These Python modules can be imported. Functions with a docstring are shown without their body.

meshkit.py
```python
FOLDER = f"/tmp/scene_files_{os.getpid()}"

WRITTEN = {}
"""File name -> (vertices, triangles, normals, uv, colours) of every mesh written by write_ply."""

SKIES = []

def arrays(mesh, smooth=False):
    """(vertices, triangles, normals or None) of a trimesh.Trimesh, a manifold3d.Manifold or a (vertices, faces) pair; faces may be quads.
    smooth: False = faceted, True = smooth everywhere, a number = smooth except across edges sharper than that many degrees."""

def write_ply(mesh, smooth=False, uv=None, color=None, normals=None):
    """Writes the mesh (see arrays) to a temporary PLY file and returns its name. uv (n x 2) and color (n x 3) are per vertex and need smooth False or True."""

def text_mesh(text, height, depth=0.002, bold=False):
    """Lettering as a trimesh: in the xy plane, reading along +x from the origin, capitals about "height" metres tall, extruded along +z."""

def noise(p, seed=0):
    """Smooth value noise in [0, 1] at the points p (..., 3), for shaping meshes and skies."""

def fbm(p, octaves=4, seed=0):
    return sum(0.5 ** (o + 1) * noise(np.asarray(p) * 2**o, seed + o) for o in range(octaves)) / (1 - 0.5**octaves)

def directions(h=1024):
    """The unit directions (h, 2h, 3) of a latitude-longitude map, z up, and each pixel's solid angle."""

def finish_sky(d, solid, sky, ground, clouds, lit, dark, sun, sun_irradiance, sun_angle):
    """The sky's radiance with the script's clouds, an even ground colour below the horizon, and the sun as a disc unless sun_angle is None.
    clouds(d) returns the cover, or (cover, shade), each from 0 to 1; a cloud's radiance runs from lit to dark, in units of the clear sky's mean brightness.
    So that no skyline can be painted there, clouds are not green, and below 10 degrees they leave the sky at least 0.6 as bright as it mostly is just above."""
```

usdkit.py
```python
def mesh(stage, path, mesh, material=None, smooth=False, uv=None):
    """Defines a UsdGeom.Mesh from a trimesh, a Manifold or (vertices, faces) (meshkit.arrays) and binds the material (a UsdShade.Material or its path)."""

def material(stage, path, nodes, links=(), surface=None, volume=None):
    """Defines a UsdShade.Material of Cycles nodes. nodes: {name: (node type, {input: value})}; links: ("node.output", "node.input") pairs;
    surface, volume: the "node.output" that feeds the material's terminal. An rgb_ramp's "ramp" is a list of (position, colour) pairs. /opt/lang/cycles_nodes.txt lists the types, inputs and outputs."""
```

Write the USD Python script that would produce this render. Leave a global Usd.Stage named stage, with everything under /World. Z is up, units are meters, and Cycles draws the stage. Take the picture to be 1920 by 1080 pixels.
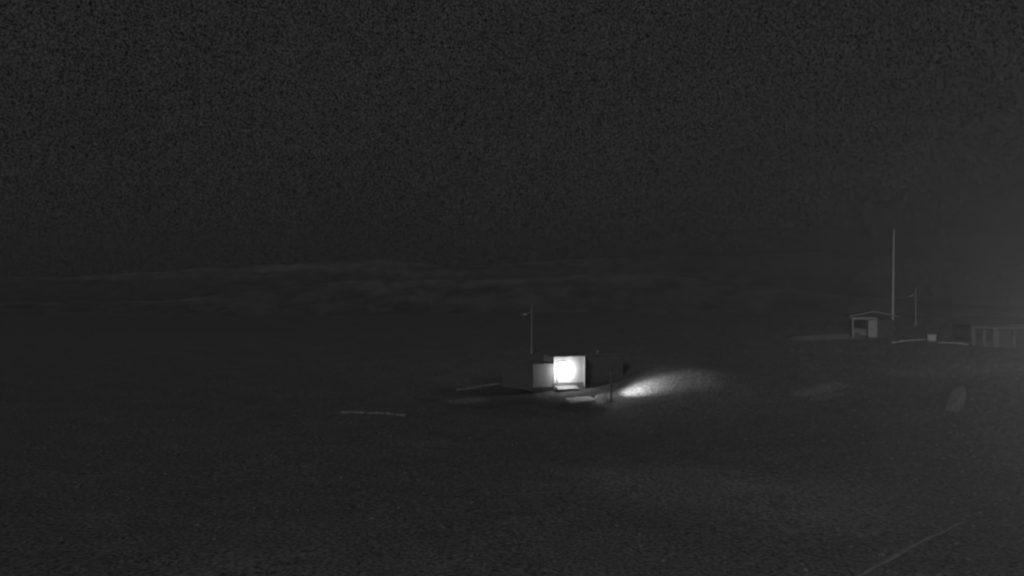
import math
import numpy as np
import trimesh
from scipy.interpolate import RBFInterpolator
from pxr import Usd, UsdGeom, UsdLux, UsdShade, Gf, Sdf, Vt
import usdkit, meshkit

stage = Usd.Stage.CreateInMemory()
UsdGeom.SetStageUpAxis(stage, UsdGeom.Tokens.z)
UsdGeom.SetStageMetersPerUnit(stage, 1.0)
world = UsdGeom.Xform.Define(stage, '/World')
stage.SetDefaultPrim(world.GetPrim())
UsdGeom.Scope.Define(stage, '/World/Looks')

# ------------------------------------------------------------------ camera, sky, moon, lamp strengths
H, F, CX, CY = 10.0, 1371.0, 960.0, 540.0        # camera height (m), focal length and centre in the photo's pixels
cam = UsdGeom.Camera.Define(stage, '/World/camera')
cam.AddTranslateOp().Set(Gf.Vec3d(0, 0, H))
cam.AddRotateXOp().Set(90.0)
cam.CreateHorizontalApertureAttr(36.0)
cam.CreateVerticalApertureAttr(36.0 * 9 / 16)
cam.CreateFocalLengthAttr(36.0 * F / 1920)
cam.CreateClippingRangeAttr(Gf.Vec2f(0.1, 10000))
cam.CreateExposureAttr(0.0)
cam.CreateFStopAttr(3.0)               # an old fixed-focus camera, slightly soft at distance
cam.CreateFocusDistanceAttr(3.0)

SKY = 0.0168            # radiance of the overcast night sky
MOON_ELEV, MOON_AZ = math.radians(25), math.radians(202)     # azimuth from +y towards +x
MOON = 0.073            # moonlight through the cloud
WALL_LAMP = 2250.0       # radiance of the small globe on the lit building
SPOT = 240.0           # the floodlight on the short post
STREET = 1900.0          # radiance of the street lamp's globe, right of the frame
HAZE = 0.0013

dome = UsdLux.DomeLight.Define(stage, '/World/sky')
dome.GetPrim().SetCustomDataByKey('kind', 'structure')
dome.GetPrim().SetCustomDataByKey('label', 'dark overcast night sky with faint mottled cloud and added fine grain')
sky_mat = usdkit.material(stage, '/World/Looks/night_sky', {
    'sky': ('sky_texture', {'sky_type': 'single_scattering', 'sun_disc': False, 'sun_elevation': MOON_ELEV, 'sun_rotation': MOON_AZ}),
    'bw': ('rgb_to_bw', {}),
    'dim': ('math', {'math_type': 'multiply', 'value2': 0.1}),
    'tc': ('texture_coordinate', {}),
    'broad': ('noise_texture', {'scale': 5.0, 'detail': 5.0, 'roughness': 0.6}),
    'fine': ('noise_texture', {'scale': 400.0, 'detail': 2.0, 'roughness': 0.7}),  # fine noise added to resemble sensor grain; the broad one is cloud
    'm1': ('map_range', {'from_min': 0.3, 'from_max': 0.7, 'to_min': 0.92, 'to_max': 1.08}),
    'm2': ('map_range', {'from_min': 0.25, 'from_max': 0.75, 'to_min': -0.7, 'to_max': 2.7, 'clamp': True}),
    'cl': ('math', {'math_type': 'multiply'}),
    'mixf': ('mix_float', {'fac': 0.92}),
    'col': ('combine_xyz', {}),
    'bg': ('background_shader', {'strength': SKY}),
}, [('sky.color', 'bw.color'), ('bw.val', 'dim.value1'), ('tc.generated', 'broad.vector'), ('tc.generated', 'fine.vector'),
    ('broad.fac', 'm1.value'), ('fine.fac', 'm2.value'), ('m1.result', 'cl.value1'), ('m2.result', 'cl.value2'),
    ('dim.value', 'mixf.a'), ('cl.value', 'mixf.b'),
    ('mixf.result', 'col.x'), ('mixf.result', 'col.y'), ('mixf.result', 'col.z'), ('col.vector', 'bg.color')], surface='bg.background')
UsdShade.MaterialBindingAPI.Apply(dome.GetPrim()).Bind(sky_mat)

moon = UsdLux.DistantLight.Define(stage, '/World/moon')
moon.CreateNormalizeAttr(True)
moon.CreateIntensityAttr(MOON)
moon.CreateAngleAttr(12.0)
moon.CreateColorAttr(Gf.Vec3f(1, 1, 1))
# local -z must point from the moon to the scene
_d = np.array([math.sin(MOON_AZ) * math.cos(MOON_ELEV), math.cos(MOON_AZ) * math.cos(MOON_ELEV), math.sin(MOON_ELEV)])


def look_matrix(pos, toward_z):
    z = np.asarray(toward_z, float) / np.linalg.norm(toward_z)
    x = np.cross([0, 0, 1.0], z); x /= np.linalg.norm(x)
    y = np.cross(z, x)
    return Gf.Matrix4d(*x, 0, *y, 0, *z, 0, *map(float, pos), 1)


UsdGeom.Xformable(moon).AddTransformOp().Set(look_matrix((0, 0, 50), _d))

# ------------------------------------------------------------------ helpers
taken = {}


def path_of(name, parent=None):
    base = (str(parent.GetPath()) if parent else '/World') + '/' + name
    n = taken.get(base, -1) + 1
    taken[base] = n
    return base if n == 0 else f'{base}_{n:03d}'


def prim_of(p):
    return p.GetPrim() if hasattr(p, 'GetPrim') else p


def tag(p, label=None, cat=None, group=None, kind=None):
    p = prim_of(p)
    for k, v in (('label', label), ('category', cat), ('group', group), ('kind', kind)):
        if v:
            p.SetCustomDataByKey(k, v)
    return p


def obj(name, mesh, mat, parent=None, smooth=False):
    return usdkit.mesh(stage, path_of(name, parent), mesh, mat, smooth=smooth)


def thing(name, label, cat, loc, rz=0.0, group=None):
    x = UsdGeom.Xform.Define(stage, path_of(name))
    x.AddTranslateOp().Set(Gf.Vec3d(*map(float, loc)))
    x.AddRotateZOp().Set(float(rz))
    tag(x, label, cat, group)
    return x


def at(px, py, Y):
    return np.array([(px - CX) / F * Y, Y, H - (py - CY) / F * Y])


def cbox(x0, x1, y0, y1, z0, z1, c=0.015):
    """A box with chamfered edges."""
    c = min(c, (x1 - x0) / 3, (y1 - y0) / 3, (z1 - z0) / 3)
    pts = []
    for sx in (0, 1):
        for sy in (0, 1):
            for sz in (0, 1):
                X, Yy, Z = (x0, x1)[sx], (y0, y1)[sy], (z0, z1)[sz]
                dx, dy, dz = (c, -c)[sx], (c, -c)[sy], (c, -c)[sz]
                pts += [(X, Yy + dy, Z + dz), (X + dx, Yy, Z + dz), (X + dx, Yy + dy, Z)]
    return trimesh.Trimesh(np.array(pts)).convex_hull


def cat(*ms):
    return trimesh.util.concatenate(list(ms))


def tube(pts, radii, n=12):
    """A tapered tube through the points."""
    pts = np.asarray(pts, float)
    radii = np.broadcast_to(radii, len(pts))
    v, f = [], []
    for i, p in enumerate(pts):
        t = pts[min(i + 1, len(pts) - 1)] - pts[max(i - 1, 0)]
        t /= np.linalg.norm(t)
        a = np.cross(t, [0, 1, 0] if abs(t[1]) < 0.9 else [1, 0, 0]); a /= np.linalg.norm(a)
        b = np.cross(t, a)
        for k in range(n):
            w = 2 * math.pi * k / n
            v.append(p + radii[i] * (math.cos(w) * a + math.sin(w) * b))
    for i in range(len(pts) - 1):
        for k in range(n):
            q = (k + 1) % n
            A, B, C, D = i * n + k, i * n + q, (i + 1) * n + q, (i + 1) * n + k
            f += [(A, B, C), (A, C, D)]
    v += [pts[0], pts[-1]]
    m, e = len(v) - 2, (len(pts) - 1) * n
    for k in range(n):
        q = (k + 1) % n
        f += [(m, q, k), (m + 1, e + k, e + q)]
    tm = trimesh.Trimesh(np.array(v), np.array(f), process=False)
    trimesh.repair.fix_normals(tm)
    return tm


def rock(rx, ry, rz, seed, rough=0.35, flat=None):
    m = trimesh.creation.icosphere(4)
    d = np.array(m.vertices)
    r = 1 + rough * (meshkit.fbm(d * 1.6 + 11.3 * seed, 4, seed) - 0.5) * 2
    v = d * r[:, None]
    for k in range(7):                      # a few broken faces
        rng = np.random.default_rng(seed * 31 + k)
        n = rng.normal(size=3); n /= np.linalg.norm(n)
        s = v @ n - rng.uniform(0.68, 0.9)
        v = v - np.where(s > 0, s * 0.85, 0)[:, None] * n
    return trimesh.Trimesh(v * [rx, ry, rz], m.faces, process=False)


# ------------------------------------------------------------------ materials
def flat_mat(name, base, var=0.25, scale=3.0, rough=0.85, bump=0.15, dist=0.02, metallic=0.0, detail=6.0, spec=0.3):
    lo, hi = base * (1 - var), base * (1 + var)
    return usdkit.material(stage, f'/World/Looks/{name}', {
        'tc': ('texture_coordinate', {}),
        'n': ('noise_texture', {'scale': scale, 'detail': detail, 'roughness': 0.65}),
        'r': ('rgb_ramp', {'ramp': [(0.3, (lo,) * 3), (0.7, (hi,) * 3)]}),
        'b': ('bump', {'strength': bump, 'distance': dist}),
        'p': ('principled_bsdf', {'roughness': rough, 'metallic': metallic, 'specular_ior_level': spec}),
    }, [('tc.object', 'n.vector'), ('n.fac', 'r.fac'), ('r.color', 'p.base_color'), ('n.fac', 'b.height'), ('b.normal', 'p.normal')], surface='p.BSDF')


def ground_mat(name, dark, pale, coarse=0.25, fine=5.5, contrast=0.8):
    """Rough ground: stones, thin turf, old snow and painted pools of lamplight (the mesh's primvar «pale»)."""
    return usdkit.material(stage, f'/World/Looks/{name}', {
        'g': ('geometry', {}),
        'a': ('attribute', {'attribute': 'pale'}),
        'n1': ('noise_texture', {'scale': coarse, 'detail': 6.0, 'roughness': 0.6}),
        'n2': ('noise_texture', {'scale': fine, 'detail': 9.0, 'roughness': 0.8}),
        'm1': ('map_range', {'from_min': 0.25, 'from_max': 0.75, 'to_min': 0.9, 'to_max': 1.1}),
        'm2': ('map_range', {'from_min': 0.38, 'from_max': 0.62, 'to_min': 1 - contrast, 'to_max': 1 + contrast, 'clamp': True}),
        'mul': ('math', {'math_type': 'multiply'}),
        'edge': ('map_range', {'from_min': 0.3, 'from_max': 0.7, 'to_min': -0.3, 'to_max': 0.3}),
        'sum': ('math', {'math_type': 'add'}),
        'msk': ('map_range', {'range_type': 'smoothstep', 'from_min': 0.15, 'from_max': 0.85, 'to_min': 0.0, 'to_max': 1.0, 'clamp': True}),
        'mx': ('mix_float', {}),
        'v': ('math', {'math_type': 'multiply'}),
        'ad': ('attribute', {'attribute': 'spill_shade'}), 'wm': ('mix_float', {'b': 0.065}),  # mixes in the darkness painted against lamp spill
        'dk': ('value', {'value': dark}), 'pl': ('value', {'value': pale}),
        'c': ('combine_xyz', {}),
        'b': ('bump', {'strength': 0.5, 'distance': 0.08}),
        'p': ('principled_bsdf', {'roughness': 0.95, 'specular_ior_level': 0.1}),
    }, [('g.position', 'n1.vector'), ('g.position', 'n2.vector'), ('n1.fac', 'm1.value'), ('n2.fac', 'm2.value'),
        ('m1.result', 'mul.value1'), ('m2.result', 'mul.value2'), ('n2.fac', 'edge.value'), ('a.fac', 'sum.value1'), ('edge.result', 'sum.value2'),
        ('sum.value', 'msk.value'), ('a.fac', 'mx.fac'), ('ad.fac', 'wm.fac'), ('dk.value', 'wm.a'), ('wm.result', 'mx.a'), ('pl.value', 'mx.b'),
        ('mx.result', 'v.value1'), ('mul.value', 'v.value2'), ('v.value', 'c.x'), ('v.value', 'c.y'), ('v.value', 'c.z'),
        ('c.vector', 'p.base_color'), ('n2.fac', 'b.height'), ('b.normal', 'p.normal')], surface='p.BSDF')


def glow_mat(name, strength):
    return usdkit.material(stage, f'/World/Looks/{name}', {'e': ('emission', {'color': (1, 1, 1), 'strength': strength})}, surface='e.emission')


M = dict(
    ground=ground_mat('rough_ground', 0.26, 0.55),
    hills=ground_mat('hill_ground', 0.2, 0.43, coarse=0.012, fine=0.09, contrast=0.35),
    track=ground_mat('gravel_track', 0.36, 0.5, coarse=0.3, fine=4.0, contrast=0.4),
    white=flat_mat('white_painted_wall', 0.62, 0.08, 1.5),
    grey=flat_mat('grey_render', 0.25, 0.18, 1.8),
    dark=flat_mat('dark_stained_timber', 0.17, 0.3, 4.0),
    roof=flat_mat('roof_felt', 0.24, 0.2, 3.0),
    hutroof=flat_mat('weathered_shingle', 0.2, 0.3, 5.0),
    pale=flat_mat('pale_timber', 0.5, 0.15, 3.0),
    conc=flat_mat('worn_concrete', 0.22, 0.2, 2.5),
    pconc=flat_mat('pale_concrete', 0.68, 0.18, 2.0),
    metal=flat_mat('galvanised_steel', 0.5, 0.15, 6.0, rough=0.55, bump=0.05),
    pole=flat_mat('white_pole_paint', 0.8, 0.05, 4.0, rough=0.5, bump=0.05),
    box=flat_mat('white_enamel', 0.88, 0.05, 4.0, rough=0.5, bump=0.05),
    stone=flat_mat('pale_stone', 0.5, 0.3, 2.2, bump=0.5, dist=0.05),
    kerbstone=flat_mat('kerb_stone', 0.36, 0.3, 2.2, bump=0.5, dist=0.05),
    looserock=flat_mat('loose_rock', 0.25, 0.4, 1.3),
    dullstone=flat_mat('dull_stone', 0.31, 0.3, 2.2, bump=0.5, dist=0.05),
    lowwall=flat_mat('low_building_render', 0.2, 0.15, 2.0),
    palestone=flat_mat('whitish_stone', 0.85, 0.15, 2.2, bump=0.3, dist=0.03),
    black=flat_mat('black_iron', 0.05, 0.2, 6.0, rough=0.6),
    glass=usdkit.material(stage, '/World/Looks/window_glass', {
        't': ('transparent_bsdf', {'color': (0.85, 0.85, 0.85)}), 'g': ('glossy_bsdf', {'color': (1, 1, 1), 'roughness': 0.02}),
        'f': ('fresnel', {'IOR': 1.5}), 'm': ('mix_closure', {})},
        [('f.fac', 'm.fac'), ('t.BSDF', 'm.closure1'), ('g.BSDF', 'm.closure2')], surface='m.closure'),
    globe=glow_mat('lit_globe', WALL_LAMP), lens=glow_mat('lit_lens', 0.4), street=glow_mat('lit_street_globe', STREET),
    haze=usdkit.material(stage, '/World/Looks/night_haze', {'v': ('principled_volume', {'color': (0.98,) * 3, 'density': HAZE, 'anisotropy': 0.6})}, volume='v.volume'),
)


def with_pale(mesh_prim, values):
    UsdGeom.PrimvarsAPI(mesh_prim).CreatePrimvar('pale', Sdf.ValueTypeNames.FloatArray, 'vertex').Set(Vt.FloatArray.FromNumpy(np.asarray(values, np.float32)))


# ------------------------------------------------------------------ terrain
ctrl = np.array([
    (0, -30, 0.5), (-40, -20, 0), (40, -20, 1), (0, 10, 0), (-14, 28, 0), (0, 27, 0), (12, 27, .1), (22, 30, .6), (-30, 40, 0), (-20, 50, 0), (-8, 45, -.2), (8, 45, -.3), (20, 45, .4), (31, 52, 1.3), (42, 50, 1.6),
    (-40, 60, 0), (-25, 66, -.1), (-11, 58, 0), (-4, 66, -.5), (-3.5, 75, 0), (2, 69, -.5), (4, 69, -.35), (5, 70.3, .06), (6.6, 70.5, .1), (5.6, 66.7, -.45), (8, 66.5, -.6), (9.3, 67, -.42), (7.5, 69.5, -.3), (4, 72, .1), (7.5, 72, .1), (3, 76, .5), (9, 76, .6),
    (11.9, 68, .68), (14.7, 69.5, 1.74), (17.6, 71, 2.3), (20, 70, 2.1), (16.5, 66, .9), (13, 65.3, .1), (12.4, 73.5, 1.0), (22, 80, 2.6), (15, 80, 2.3), (25, 70, 1.6), (18, 63, .2), (28, 62, .9),
    (34, 86, 3.9), (42, 85, 4.2), (40, 78, 3.4), (46, 80, 4.15), (53, 80, 3.6), (60, 78, 3.4), (50, 70, 2.6), (44, 95, 5.0), (55, 100, 4.9), (70, 95, 4.6), (38, 105, 4.6),
    (2.4, 90, 2.0), (-20, 95, .9), (20, 100, 3.0), (-50, 100, 0), (60, 140, 4.5), (0, 140, 2.5), (-60, 140, 1), (75, 60, 2), (80, 110, 4)], float)
rbf = RBFInterpolator(ctrl[:, :2], ctrl[:, 2], kernel='thin_plate_spline', smoothing=2.0)


def height(x, y, detail=True):
    x, y = np.broadcast_arrays(np.asarray(x, float), np.asarray(y, float))
    shape = x.shape
    cx, cyy = np.clip(x, -70, 80).ravel(), np.clip(y, -35, 145).ravel()
    z = rbf(np.stack([cx, cyy], 1)).reshape(shape)
    far = np.clip((np.hypot(np.maximum(np.abs(x) - 75, 0), np.maximum(y - 140, 0) + np.maximum(-30 - y, 0))) / 150, 0, 1)
    far = far * far * (3 - 2 * far)
    z = z * (1 - far) + 0.0 * far
    if detail:
        p = np.stack([x, y, 0 * x], -1)
        k = 1 - far
        site = np.clip((np.hypot((x - 6) / 9, (y - 71) / 6) - 0.6) / 0.6, 0.15, 1)
        z = z + k * site * (0.30 * (meshkit.fbm(p / 5.0, 4, 3) - 0.5) + 0.10 * (meshkit.fbm(p / 0.9, 3, 9) - 0.5)) + far * 3.0 * (meshkit.fbm(p / 60.0, 4, 5) - 0.5)
    return z


ys = np.concatenate([np.linspace(-60, 14, 26), np.linspace(14.5, 120, 330), 120 + np.geomspace(0.6, 800, 70)])
us = np.linspace(-1, 1, 520)
us = np.sign(us) * np.abs(us) ** 1.15
YY, UU = np.meshgrid(ys, us, indexing='ij')
XX = np.clip(UU * (85 + 1.25 * np.maximum(YY, 0)), -1400, 1400)
ZZ = height(XX, YY)


def seg_mask(x, y, a, b, w):
    a, b = np.asarray(a[:2]), np.asarray(b[:2])
    d = b - a
    t = np.clip(((x - a[0]) * d[0] + (y - a[1]) * d[1]) / (d @ d), 0, 1)
    return np.clip(1.5 - np.hypot(x - a[0] - t * d[0], y - a[1] - t * d[1]) / w, 0, 1)


def on_ground(px, py, guess=70.0):
    """The point of the terrain behind a pixel of the photograph."""
    Y = np.linspace(20, 140, 1201)
    p = at(px, py, Y)
    dz = (H - (py - CY) / F * Y) - height((px - CX) / F * Y, Y, False)
    i = np.argmax(dz < 0)
    Yh = Y[i]
    return np.array([(px - CX) / F * Yh, Yh, float(height((px - CX) / F * Yh, Yh))])


pale = np.zeros_like(XX)
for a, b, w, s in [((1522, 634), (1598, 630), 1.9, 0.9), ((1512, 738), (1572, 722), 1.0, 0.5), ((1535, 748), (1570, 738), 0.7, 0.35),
                   ((852, 753), (892, 750), 1.1, 0.4), ((1220, 900), (1520, 940), 4.0, 0.3), ((1700, 700), (1900, 690), 2.5, 0.3), ((1160, 748), (1300, 712), 2.0, 0.8)]:  # pale tone also paints lamplight: the floodlit wedge, the lit patch left
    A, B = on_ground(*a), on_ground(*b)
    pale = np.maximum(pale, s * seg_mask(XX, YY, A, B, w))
nr, nc = XX.shape
idx = np.arange(nr * nc).reshape(nr, nc)
quads = np.stack([idx[:-1, :-1], idx[:-1, 1:], idx[1:, 1:], idx[1:, :-1]], -1).reshape(-1, 4)
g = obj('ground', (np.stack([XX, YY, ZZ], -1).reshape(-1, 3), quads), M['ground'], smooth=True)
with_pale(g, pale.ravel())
painted_shade = np.clip(1.35 - np.hypot((XX - 4.6) / 10.5, (YY - 69.0) / 7.5) + .5 * (meshkit.fbm(np.stack([XX / 2.5, YY / 2.5, 0 * XX], -1), 3, 14) - .5), 0, 1)  # ground painted darker around the building to cancel lamp spill
painted_shade *= np.clip(((YY - 66.6) * 3.2 - (XX - 9.5) * 7.2) / 7.9 / .9 + .5 + .5 * (meshkit.fbm(np.stack([XX / 1.5, YY / 1.5, 0 * XX], -1), 3, 15) - .5), 0, 1)          # right edge of the painted darkness, along the lit bank
UsdGeom.PrimvarsAPI(g).CreatePrimvar('spill_shade', Sdf.ValueTypeNames.FloatArray, 'vertex').Set(Vt.FloatArray.FromNumpy(painted_shade.ravel().astype(np.float32)))
tag(g, 'dark rough open ground of stones and thin turf', kind='structure')


def ribbon(name, pix, w, mat, lift, label):
    """A strip of track that follows the ground through points of the photograph."""
    P = [on_ground(*p) for p in pix]
    P = np.array(P)[:, :2]
    s = np.r_[0, np.cumsum(np.linalg.norm(np.diff(P, axis=0), axis=1))]
    q = np.linspace(0, s[-1], 90)
    c = np.stack([np.interp(q, s, P[:, 0]), np.interp(q, s, P[:, 1])], 1)
    for _ in range(30):
        c[1:-1] = (c[:-2] + 2 * c[1:-1] + c[2:]) / 4
    t = np.gradient(c, axis=0); t /= np.linalg.norm(t, axis=1, keepdims=True)
    nrm = np.stack([-t[:, 1], t[:, 0]], 1)
    off = np.linspace(-1, 1, 9)
    jit = 1 + 0.35 * (meshkit.fbm(np.stack([q * 0.8, 0 * q, 0 * q], 1), 3, 4) - 0.5)
    jit = jit * np.clip(np.minimum(q, s[-1] - q) / 6.0, .08, 1) ** .7
    v = c[:, None, :] + nrm[:, None, :] * (off[None, :, None] * (w / 2) * jit[:, None, None])
    z = height(v[..., 0], v[..., 1]) + lift * (1 - np.abs(off[None, :]) ** 4 * 1.6)
    i = np.arange(90 * 9).reshape(90, 9)
    f = np.stack([i[:-1, :-1], i[:-1, 1:], i[1:, 1:], i[1:, :-1]], -1).reshape(-1, 4)
    m = obj(name, (np.concatenate([v, z[..., None]], -1).reshape(-1, 3), f), mat, smooth=True)
    with_pale(m, np.zeros(90 * 9))
    tag(m, label, kind='structure')
    return m


ribbon('path', [(1560, 1110), (1630, 1072), (1700, 1032), (1760, 1002), (1805, 980)], 0.32, M['track'], 0.05, 'thin pale gravel track climbing at the lower right corner')


# ------------------------------------------------------------------ hills
def ridge(name, crest_px, Y0, depth, z_foot, seed, label, band, strength):
    xs_px = np.array([c[0] for c in crest_px], float); ys_px = np.array([c[1] for c in crest_px], float)
    n = 420
    th = np.linspace(-1500, 3400, n)
    cp = np.interp(th, xs_px, ys_px)
    for _ in range(6):
        cp[1:-1] = (cp[:-2] + 2 * cp[1:-1] + cp[2:]) / 4
    v = np.linspace(-1, 1, 61)
    V, T = np.meshgrid(v, th, indexing='ij')
    yy = Y0 + depth * V + Y0 * 0.04 * (meshkit.fbm(np.stack([T / 150, 0 * T, 0 * T], -1), 3, seed) - 0.5)
    x = (T - CX) / F * Y0
    crest = H - (cp - CY) / F * Y0
    prof = np.exp(-(V * 1.9) ** 2) - math.exp(-1.9 ** 2)
    prof /= 1 - math.exp(-1.9 ** 2)
    z = z_foot + (crest[None, :] - z_foot) * np.maximum(prof, 0)
    rough = (crest.max() - z_foot) * 0.13
    z += rough * (meshkit.fbm(np.stack([x / (Y0 * .06), yy / (Y0 * .06), 0 * x], -1), 5, seed + 3) - 0.5) * np.sqrt(np.maximum(prof, 0))
    i = np.arange(z.size).reshape(z.shape)
    f = np.stack([i[:-1, :-1], i[:-1, 1:], i[1:, 1:], i[1:, :-1]], -1).reshape(-1, 4)
    m = obj(name, (np.stack([x, yy, z], -1).reshape(-1, 3), f), M['hills'], smooth=True)
    nz = meshkit.fbm(np.stack([x / (Y0 * .35), yy / (Y0 * .03), z / (Y0 * .006)], -1), 4, seed + 8)
    snow = np.clip((prof - band) / (1 - band), 0, 1) * np.clip((nz - 0.40) * 4.0, 0, 1) * strength * np.interp(T, [750, 1250], [1.0, .45])
    with_pale(m, snow.ravel())
    tag(m, label, kind='structure')


ridge('hills', [(-1500, 535), (0, 523), (230, 513), (420, 501), (700, 486), (850, 500), (1040, 489), (1200, 481), (1500, 471), (1700, 482), (1920, 505), (3400, 520)],
      640, 110, -3, 21, 'far faint mountain ridge with patchy snow under the night sky', 0.55, 1.0)
ridge('hills', [(-1500, 575), (0, 566), (200, 565), (360, 560), (500, 541), (740, 521), (860, 527), (1060, 517), (1190, 513), (1330, 524), (1500, 548), (1920, 580), (3400, 580)],
      300, 60, -3, 57, 'nearer low rounded hill line with a pale crest', 0.72, 0.75)

# ------------------------------------------------------------------ haze
hz = trimesh.creation.box([3000, 1100, 88]); hz.apply_translation([0, 460, 32])
tag(obj('haze', hz, M['haze']), 'thin even night haze over the whole valley', kind='stuff')

# ------------------------------------------------------------------ the lit building
ROT = 14.0
B0 = at(1068, 722, 71.6)
B0[2] = 0.40
hut = thing('utility_building', 'small flat-roofed building with white lamp-lit bay, grey wing and dark timber annex', 'building', B0, ROT)
W0, W1 = -1.62, 1.62                       # the bay
bay_h = 2.86
obj('plinth', cbox(W0 - .03, W1 + .03, -.03, 3.4, -.75, .34), M['conc'], hut)
obj('wall', cbox(W0, W1, 0, 3.4, .343, bay_h), M['white'], hut)
obj('roof', cat(cbox(W0 - .08, W1 + .08, -.06, 3.5, bay_h, bay_h + .10)), M['roof'], hut)
wx0, wx1 = -3.72, W0 - .004                # the grey wing
obj('wing_plinth', cbox(wx0 - .02, wx1, .01, 1.6, -.75, -.02), M['black'], hut)
obj('wing_wall', cbox(wx0, wx1, .03, 1.6, -.02, 2.16), M['grey'], hut)
obj('wing_roof', cbox(wx0 - .06, wx1, .0, 1.7, 2.16, 2.26), M['roof'], hut)
ax0, ax1 = W1 + .004, 6.4                  # the dark annex
an = obj('annex_wall', cbox(ax0, ax1, 1.85, 5.2, -1.0, 2.80), M['dark'], hut)
for k in range(18):
    x = ax0 + .13 + k * (ax1 - ax0 - .1) / 18
    obj('board', cbox(x, x + .19, 1.822, 1.85 - .002, -.9, 2.72, .006), M['dark'], an)
ar = obj('annex_roof', cbox(ax0, ax1 + .12, 1.68, 5.3, 2.80, 2.92), M['roof'], hut)
obj('vent', cat(tube([(3.75, 2.2, 2.92), (3.75, 2.2, 3.12)], .1), tube([(3.75, 2.2, 3.10), (3.75, 2.2, 3.14), (3.75, 2.2, 3.24)], [.22, .22, .04])), M['metal'], ar)
# door, window and gutter
d = obj('door', cbox(-1.2, -.3, -.035, -.002, .36, 2.35), M['white'], hut)
obj('frame', cat(cbox(-1.28, -1.2, -.05, -.002, .36, 2.44), cbox(-.3, -.22, -.05, -.002, .36, 2.44), cbox(-1.2, -.3, -.05, -.002, 2.35, 2.44)), M['white'], d)
obj('handle', cat(tube([(-.42, -.035, 1.12), (-.42, -.085, 1.12)], .012), tube([(-.42, -.085, 1.12), (-.55, -.085, 1.12)], .012)), M['metal'], d)
obj('downpipe', tube([(W1 - .1, -.06, .0), (W1 - .1, -.06, bay_h - .05)], .04), M['white'], hut)

ca, sa = math.cos(math.radians(ROT)), math.sin(math.radians(ROT))


def local(x, y, z):
    return np.array([B0[0] + x * ca - y * sa, B0[1] + x * sa + y * ca, B0[2] + z])


lamp = thing('wall_lamp', 'glaring lit globe lamp on a bracket over the white bay', 'lamp', local(-.66, 0, 1.64), ROT)
obj('back_plate', cbox(-.09, .09, -.03, -.001, -.12, .12), M['metal'], lamp)
obj('bracket', tube([(0, -.03, 0), (0, -.3, .05), (0, -.44, .22), (0, -.5, .26)], .009), M['metal'], lamp)
obj('cap', tube([(0, -.5, .07), (0, -.5, .12), (0, -.5, .25), (0, -.5, .28)], [.045, .04, .03, .02], 16), M['metal'], lamp)
gl = trimesh.creation.icosphere(3, .06); gl.apply_translation([0, -.5, 0])
obj('globe', gl, M['globe'], lamp, smooth=True)

ang = np.radians(np.linspace(188, 286, 16))
ring = np.stack([np.cos(ang), np.sin(ang)], 1)
sv = np.concatenate([np.c_[rr * ring[:, 0], rr * ring[:, 1] - .5, np.full(16, z)] for rr, z in ((.10, .115), (.10, -.12), (.106, -.12), (.106, .115))])
sf = [(a * 16 + k, a * 16 + k + 1, b * 16 + k + 1, b * 16 + k) for a, b in ((0, 1), (1, 2), (2, 3), (3, 0)) for k in range(15)]
obj('added_baffle', (sv, np.array(sf)), M['metal'], lamp)  # metal baffle added to keep lamp spill off the ground ahead


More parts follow.
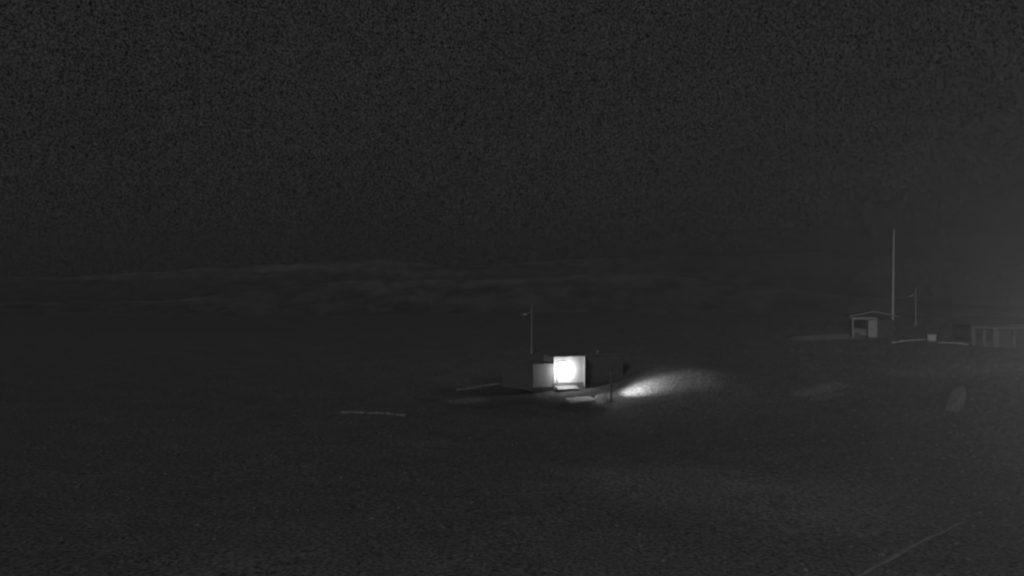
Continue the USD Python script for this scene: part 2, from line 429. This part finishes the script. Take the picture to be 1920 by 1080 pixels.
# landing and lower terrace in front of the bay
ld = thing('landing', 'weathered concrete landing right below the lit bay', 'landing', local(-.3, -.05, 0), ROT)
rp = trimesh.convex.convex_hull(np.array([(-1.2, -.06, .06), (.95, -.06, .06), (.95, -.95, -.14), (-1.2, -.95, -.14), (-1.2, -.06, -.5), (.95, -.06, -.5), (.95, -.95, -.34), (-1.2, -.95, -.34)]))
obj('ramp', rp, M['conc'], ld)
obj('riser', cbox(-1.15, .9, -.9, -.1, -.9, -.503, .01), M['conc'], ld)
tr = thing('terrace_step', 'long pale concrete step below the landing, leading right', 'step', (6.45, 67.7, -.42), 26.0)
obj('slab', trimesh.convex.convex_hull(np.array([(-1.4, -.5, .03), (1.35, -.5, .03), (1.35, .75, .22), (-1.4, .75, .22), (-1.4, -.5, -.08), (1.35, -.5, -.08), (1.35, .75, -.08), (-1.4, .75, -.08)])), M['pconc'], tr)
obj('footing', cbox(-1.35, 1.3, -.45, .7, -.7, -.083, .01), M['conc'], tr)

bm = rock(.62, .85, .36, 3, .3)
bm.apply_transform(trimesh.transformations.rotation_matrix(math.radians(11), [1, 0, 0]))
bl = obj('boulder', bm, M['palestone'], smooth=35)
bxy = at(1127, 748, 67.4)
UsdGeom.Xformable(bl).AddTranslateOp().Set(Gf.Vec3d(bxy[0], bxy[1], max(bxy[2], float(height(bxy[0], bxy[1])) + .06)))
tag(bl, 'small pale boulder at the right end of the pale step', 'boulder')
pp = at(1146, 757, 66.9)
post = thing('timber_mast', 'dark timber mast between small pale boulder and lit slope', 'mast', (pp[0], pp[1], float(height(pp[0], pp[1])) - .1))
obj('shaft', cbox(-.1, .1, -.1, .1, 0, 3.0, .02), M['dark'], post)
obj('cap', trimesh.convex.convex_hull(np.array([(x, y, z) for x in (-.14, .14) for y in (-.14, .14) for z in (3.003, 3.03)] + [(0, 0, 3.09)])), M['dark'], post)


PH = 3.0
sp_pos = np.array([pp[0] + .2, pp[1] + .16, float(height(pp[0], pp[1])) - .1 + PH - .12])
slope_to = np.array([12.0, 68.4])
sp_aim = np.array([*slope_to, float(height(*slope_to, False)) + .2])
flood = thing('floodlight', 'small black floodlight high on the dark timber mast, aimed up the lit slope', 'lamp', sp_pos)
dirv = sp_aim - sp_pos; dirv /= np.linalg.norm(dirv)
obj('arm', tube([(-.09, -.08, 0), (-.05, -.04, .01), -dirv * .1], .02), M['black'], flood)
obj('head', tube([-dirv * .14, -dirv * .11, -dirv * .05, -dirv * .01], [.03, .08, .11, .11], 16), M['black'], flood)
obj('lens', tube([-dirv * .008, dirv * .004], [.09, .09], 16), M['lens'], flood)
spot = UsdLux.SphereLight.Define(stage, str(flood.GetPath()) + '/beam')
spot.CreateRadiusAttr(.05)
spot.CreateNormalizeAttr(True)
spot.CreateIntensityAttr(SPOT)
sh = UsdLux.ShapingAPI.Apply(spot.GetPrim())
sh.CreateShapingConeAngleAttr(44.0)
sh.CreateShapingConeSoftnessAttr(1.0)
UsdGeom.Xformable(spot).AddTransformOp().Set(look_matrix(dirv * .03, -dirv))


# ------------------------------------------------------------------ board fence left of the wing
fl, fr_ = at(941, 722, 74.2), local(wx0 - .02, .0, 0)
fz = float(height(fl[0] + 1, 74))
fn = thing('board_fence', 'dim weathered board fence joining the left end of the grey wing', 'fence', (fl[0], fl[1], fz - .1))
vec = fr_[:2] - fl[:2]; ln = float(np.hypot(*vec)); fa = math.atan2(vec[1], vec[0])
rngf = np.random.default_rng(4)
R4 = trimesh.transformations.rotation_matrix(fa, [0, 0, 1])
nb = int(ln / .17)
for k in range(nb):
    m = cbox(k * .17, k * .17 + .15, -.012, .012, .05, 2.0 + rngf.normal(0, .02), .004)
    m.apply_transform(R4)
    obj('board', m, M['lowwall'], fn)
for k in range(3):
    x = .05 + k * (ln - .2) / 2
    m = cbox(x, x + .1, .055, .155, -.4, 1.95); m.apply_transform(R4)
    obj('post', m, M['dark'], fn)
for z in (.45, 1.6):
    m = cbox(0, ln - .05, .014, .053, z, z + .09); m.apply_transform(R4)
    obj('rail', m, M['dark'], fn)

# ------------------------------------------------------------------ loose stones on the ground
rs = np.random.default_rng(77)
ico = trimesh.creation.icosahedron()
n = 6000
sy_ = 24 + 76 * rs.random(n) ** 0.8
sx_ = (rs.random(n) * 2 - 1) * sy_ * .74
near = rs.random(n) < .05                      # more of them on the bank beside the post
sx_ = np.where(near, rs.uniform(8.8, 20, n), sx_); sy_ = np.where(near, rs.uniform(65, 76, n), sy_)
bc = np.stack([(sx_ - B0[0]) * ca + (sy_ - B0[1]) * sa, -(sx_ - B0[0]) * sa + (sy_ - B0[1]) * ca], 1)
keep = ~((bc[:, 0] > -6.3) & (bc[:, 0] < 6.7) & (bc[:, 1] > -1.5) & (bc[:, 1] < 5.6)) & ~((sx_ > 37) & (sy_ > 77)) & ~((sx_ > 8.5) & (sx_ < 22) & (sy_ > 64) & (sy_ < 80)) & ~((sx_ > 4.6) & (sx_ < 8.6) & (sy_ > 66.4) & (sy_ < 69.2))
sx_, sy_ = sx_[keep], sy_[keep]
sz_ = height(sx_, sy_)
rad = .025 + .07 * rs.random(len(sx_)) ** 4 + .02 * rs.random(len(sx_))
vs = ico.vertices[None] * rad[:, None, None] * rs.uniform(.7, 1.3, (len(sx_), 12, 1)) * np.array([1.2, 1.0, .75])
an_ = rs.random(len(sx_)) * 6.283
vx = vs[..., 0] * np.cos(an_)[:, None] - vs[..., 1] * np.sin(an_)[:, None]
vy = vs[..., 0] * np.sin(an_)[:, None] + vs[..., 1] * np.cos(an_)[:, None]
vv = np.stack([vx + sx_[:, None], vy + sy_[:, None], vs[..., 2] + (sz_ + rad * .2)[:, None]], -1)
ff = ico.faces[None] + 12 * np.arange(len(sx_))[:, None, None]
tag(obj('loose_stones', (vv.reshape(-1, 3), ff.reshape(-1, 3)), M['looserock']), 'small loose stones scattered over the dark ground', kind='stuff')


# ------------------------------------------------------------------ low walls of the left
def stone_wall(pix, h, label, seed, group=None):
    P = np.array([on_ground(*p) for p in pix])
    root = thing('stone_kerb', label, 'kerb', P[0], 0.0, group)
    rng = np.random.default_rng(seed)
    s = np.r_[0, np.cumsum(np.linalg.norm(np.diff(P[:, :2], axis=0), axis=1))]
    q = 0.0
    while q < s[-1]:
        L = rng.uniform(.35, .75)
        x, y = np.interp(q + L / 2, s, P[:, 0]), np.interp(q + L / 2, s, P[:, 1])
        dx, dy = np.interp(q + L, s, P[:, 0]) - np.interp(q, s, P[:, 0]), np.interp(q + L, s, P[:, 1]) - np.interp(q, s, P[:, 1])
        hh = h * rng.uniform(.75, 1.2)
        m = cbox(-L / 2 + .015, L / 2 - .015, -.2, .2, -.15, hh, .05)
        m.vertices += rng.normal(0, .018, m.vertices.shape)
        a = math.atan2(dy, dx) + rng.normal(0, .07)
        m.apply_transform(trimesh.transformations.rotation_matrix(a, [0, 0, 1]))
        m.apply_translation([x - P[0, 0], y - P[0, 1], float(height(x, y)) - P[0, 2]])
        obj('stone', m, M['kerbstone'], root)
        q += L
    return root


stone_wall([(640, 775), (700, 776), (757, 780)], .14, 'thin pale line of kerb stones left of the lit building, nearest the camera', 5)
stone_wall([(856, 732), (895, 727), (936, 721)], .15, 'short pale row of stones just left of the grey wing', 6)


# ------------------------------------------------------------------ lamp posts without light
def lamp_post(px, ytop, ybase, Y, label, arm):
    T, Bp = at(px, ytop, Y), at(px, ybase, Y)
    gz = float(height(Bp[0], Y))
    hgt = T[2] - gz
    r = thing('lamp_post', label, 'lamp post', (Bp[0], Y, gz), 0.0, 'unlit lamp posts')
    obj('base', tube([(0, 0, -.3), (0, 0, .45), (0, 0, .55)], [.15, .15, .09]), M['metal'], r)
    obj('pole', tube([(0, 0, .55), (0, 0, hgt * .6), (0, 0, hgt)], [.085, .07, .055]), M['metal'], r)
    obj('arm', tube([(0, 0, hgt - .75), (-arm * .4, 0, hgt - .82), (-arm, 0, hgt - 1.05)], .04), M['metal'], r)
    obj('lamp_head', trimesh.convex.convex_hull(np.array([(-arm - .38, -.13, hgt - 1.22), (-arm - .38, .13, hgt - 1.22), (-arm + .1, -.16, hgt - 1.10), (-arm + .1, .16, hgt - 1.10), (-arm - .30, 0, hgt - 1.05), (-arm + .1, 0, hgt - .97)])), M['pole'], r)
    return r


lamp_post(997, 573, 660, 90, 'thin unlit lamp post rising behind the lit building', .75)
lamp_post(1717, 539, 610, 100, 'thin unlit lamp post to the right of the tall white flagpole', .45)

# ------------------------------------------------------------------ flagpole
fb = at(1674, 606, 92)
fg = float(height(fb[0], 92))
ft = at(1676, 432, 92)
fp = thing('flagpole', 'tall bare white flagpole standing beside the open shelter hut', 'flagpole', (fb[0], 92, fg))
dxp = ft[0] - fb[0]
hh = ft[2] - fg
obj('base', tube([(0, 0, -.2), (0, 0, .35), (0, 0, .45)], [.22, .22, .11]), M['pconc'], fp)
obj('pole', tube([(0, 0, .45), (dxp * .5, 0, hh * .5), (dxp, 0, hh)], [.15, .125, .075]), M['pole'], fp)
fin = trimesh.creation.icosphere(2, .09); fin.apply_translation([dxp, 0, hh + .07])
obj('finial', fin, M['pole'], fp, smooth=True)
obj('halyard', tube([(.09, -.05, 1.2), (dxp * .5 + .1, -.05, hh * .5), (dxp + .05, -.03, hh - .05)], .008, 5), M['pole'], fp)

# ------------------------------------------------------------------ shelter hut on the rise
sb = at(1636, 632, 85)
sg = float(height(sb[0], 85)) - .03
sc = 85 / F
sh_ = thing('shelter_hut', 'small shelter hut with shallow gable roof on the rise', 'hut', (sb[0], 85, sg), -16.0)
hx0, hx1 = -2.2, 2.35
top = H - (600 - CY) * sc - sg          # eaves height
obj('back_wall', cbox(hx0, hx1, 2.3, 2.45, 0, top), M['pale'], sh_)
obj('side_wall', cbox(hx0, hx0 + .12, 0.25, 2.3 - .003, 0, top), M['grey'], sh_)
obj('side_wall', cbox(hx1 - .12, hx1, 0.25, 2.3 - .003, 0, top), M['dark'], sh_)
obj('floor', cbox(hx0 - .1, hx1 + .1, -.15, 2.5, -.5, -.003), M['conc'], sh_)
obj('front_wall', cbox(.505, hx1 - .124, .02, .14, 0, top - .004), M['dark'], sh_)
obj('front_panel', cbox(-.45, .5, -.02, .10, .1, top - .02), M['white'], sh_)
for x in (hx0 + .12,):
    obj('post', cbox(x - .1, x + .1, -.1, .1, 0, top), M['pale'], sh_)
obj('beam', cbox(hx0 - .1, .5, -.14, .14, top + .003, top + .34), M['pale'], sh_)
obj('bench', cat(cbox(hx0 + .3, -.9, 1.75, 2.2, .42, .48), cbox(hx0 + .5, hx0 + .6, 1.8, 2.1, 0, .42), cbox(-1.2, -1.1, 1.8, 2.1, 0, .42)), M['pale'], sh_)
ridge_z = top + .95
for s in (-1, 1):
    x_out = hx0 - .35 if s < 0 else hx1 + .35
    xm = .1
    zz0, zz1 = top + .36, ridge_z
    pts = []
    for y in (-.45, 2.8):
        for (x, z) in ((x_out, zz0), (xm - s * -.003, zz1)):
            pts += [(x, y, z), (x, y, z + .1)]
    obj('roof_slope', trimesh.convex.convex_hull(np.array(pts)), M['hutroof'], sh_)
obj('barge_board', trimesh.convex.convex_hull(np.array([(hx0 - .37, -.5, top + .36), (hx0 - .37, -.455, top + .36), (hx0 - .37, -.5, top + .48), (hx0 - .37, -.455, top + .48),
    (.1, -.5, ridge_z), (.1, -.455, ridge_z), (.1, -.5, ridge_z + .12), (.1, -.455, ridge_z + .12)])), M['pale'], sh_)

obj('barge_board', trimesh.convex.convex_hull(np.array([(hx1 + .37, -.5, top + .36), (hx1 + .37, -.455, top + .36), (hx1 + .37, -.5, top + .48), (hx1 + .37, -.455, top + .48),
    (.103, -.5, ridge_z), (.103, -.455, ridge_z), (.103, -.5, ridge_z + .12), (.103, -.455, ridge_z + .12)])), M['pale'], sh_)

# ------------------------------------------------------------------ white cabinet beside the kerb
wb = at(1747, 640, 80)
cab = thing('white_cabinet', 'small bright white cabinet standing alone right of the hut', 'cabinet', (wb[0], 80, float(height(wb[0], 80)) - .02), -12)
zt = H - (627 - CY) / F * 80 - (float(height(wb[0], 80)) - .02)
obj('body', cbox(-.38, .38, -.2, .25, .12, zt - .06), M['box'], cab)
obj('lid', cbox(-.43, .43, -.26, .29, zt - .057, zt), M['box'], cab)
obj('plinth', cbox(-.36, .36, -.18, .23, -.3, .117), M['conc'], cab)
obj('door', cbox(-.33, .33, -.222, -.203, .17, zt - .12, .006), M['box'], cab)
obj('handle', tube([(.24, -.245, zt * .45), (.24, -.245, zt * .6)], .012), M['metal'], cab)


def kerb(pix, label):
    P = np.array([on_ground(*p) for p in pix])
    root = thing('kerb', label, 'kerb', P[0])
    s = np.r_[0, np.cumsum(np.linalg.norm(np.diff(P[:, :2], axis=0), axis=1))]
    q = 0.0
    while q < s[-1] - .3:
        L = 1.0
        p0 = [np.interp(q, s, P[:, k]) for k in (0, 1)]
        p1 = [np.interp(min(q + L, s[-1]), s, P[:, k]) for k in (0, 1)]
        mx, my = (p0[0] + p1[0]) / 2, (p0[1] + p1[1]) / 2
        m = cbox(-math.dist(p0, p1) / 2 + .01, math.dist(p0, p1) / 2 - .01, -.1, .1, -.25, .13, .02)
        m.apply_transform(trimesh.transformations.rotation_matrix(math.atan2(p1[1] - p0[1], p1[0] - p0[0]), [0, 0, 1]))
        m.apply_translation([mx - P[0, 0], my - P[0, 1], float(height(mx, my)) - P[0, 2]])
        obj('kerb_stone', m, M['pconc'], root)
        q += L


kerb([(1672, 642), (1700, 639), (1735, 637)], 'thin pale kerb on the rise left of the white cabinet')
kerb([(1759, 642), (1795, 643), (1815, 645)], 'thin pale kerb on the rise right of the white cabinet')

# ------------------------------------------------------------------ low building at the right edge
rb = at(1822, 652, 80)
rg = float(height(rb[0] + 3, 80)) - .25
rbld = thing('low_building', 'low pale building with piers at the right edge of view', 'building', (rb[0], 80, rg), -10)
rt = H - (612 - CY) / F * 80 - rg
L = 9.5
obj('wall', cbox(0, L, .25, 5, -.4, rt), M['lowwall'], rbld)
obj('roof', cbox(-.15, L + .15, -.15, 5.15, rt + .003, rt + .18), M['lowwall'], rbld)
for k in range(3):
    x = .05 + k * 1.08
    obj('pier', cbox(x, x + (.3, .26, .5)[k], -.02, .247, -.4, rt - (0, .35, .2)[k]), M['kerbstone'], rbld)
for x in (4.1, 5.3):
    obj('pier', cbox(x, x + .22, -.02, .247, -.4, rt - .3), M['kerbstone'], rbld)
obj('fascia', cbox(-.12, 6.6, -.14, -.023, rt - .26, rt - .03), M['kerbstone'], rbld)
for k in range(2):
    x = .05 + k * 1.08
    fr = obj('window', cat(cbox(x + .40, x + .98, .2, .247, rt - .75, rt - .69), cbox(x + .40, x + .98, .2, .247, rt - 1.6, rt - 1.54), cbox(x + .40, x + .46, .2, .247, rt - 1.54, rt - .75), cbox(x + .92, x + .98, .2, .247, rt - 1.54, rt - .75)), M['dark'], rbld)
    obj('pane', cbox(x + .46, x + .92, .226, .234, rt - 1.54, rt - .75, .002), M['glass'], fr)

# ------------------------------------------------------------------ boulder at right and street lamp beyond the frame
bp = at(1787, 768, 52)
rm = rock(.36, .8, 1.95, 8, .6)
rm.apply_transform(trimesh.transformations.rotation_matrix(math.radians(24), [0, 1, 0]))
b2 = obj('boulder', rm, M['dullstone'], smooth=35)
UsdGeom.Xformable(b2).AddTranslateOp().Set(Gf.Vec3d(bp[0], 52, float(height(bp[0], 52)) + .25))
tag(b2, 'upright narrow leaning grey boulder on the slope near the right edge', 'boulder')

sx, sy = 4.45, 5.0
sz = float(height(sx, sy))
sl = thing('street_lamp', 'tall globe street lamp glowing just beyond the right edge of view', 'street lamp', (sx, sy, sz))
lz = H - (610 - CY) / F * sy - sz
obj('base', tube([(0, 0, -.3), (0, 0, .7), (0, 0, .85)], [.16, .16, .10]), M['black'], sl)
obj('pole', tube([(0, 0, .85), (0, 0, lz - .13)], [.09, .05]), M['black'], sl)
gs = trimesh.creation.icosphere(3, .10); gs.apply_translation([0, 0, lz - .02])
obj('globe', gs, M['street'], sl, smooth=True)
obj('cap', tube([(0, 0, lz + .085), (0, 0, lz + .10), (0, 0, lz + .16)], [.09, .07, .02]), M['black'], sl)
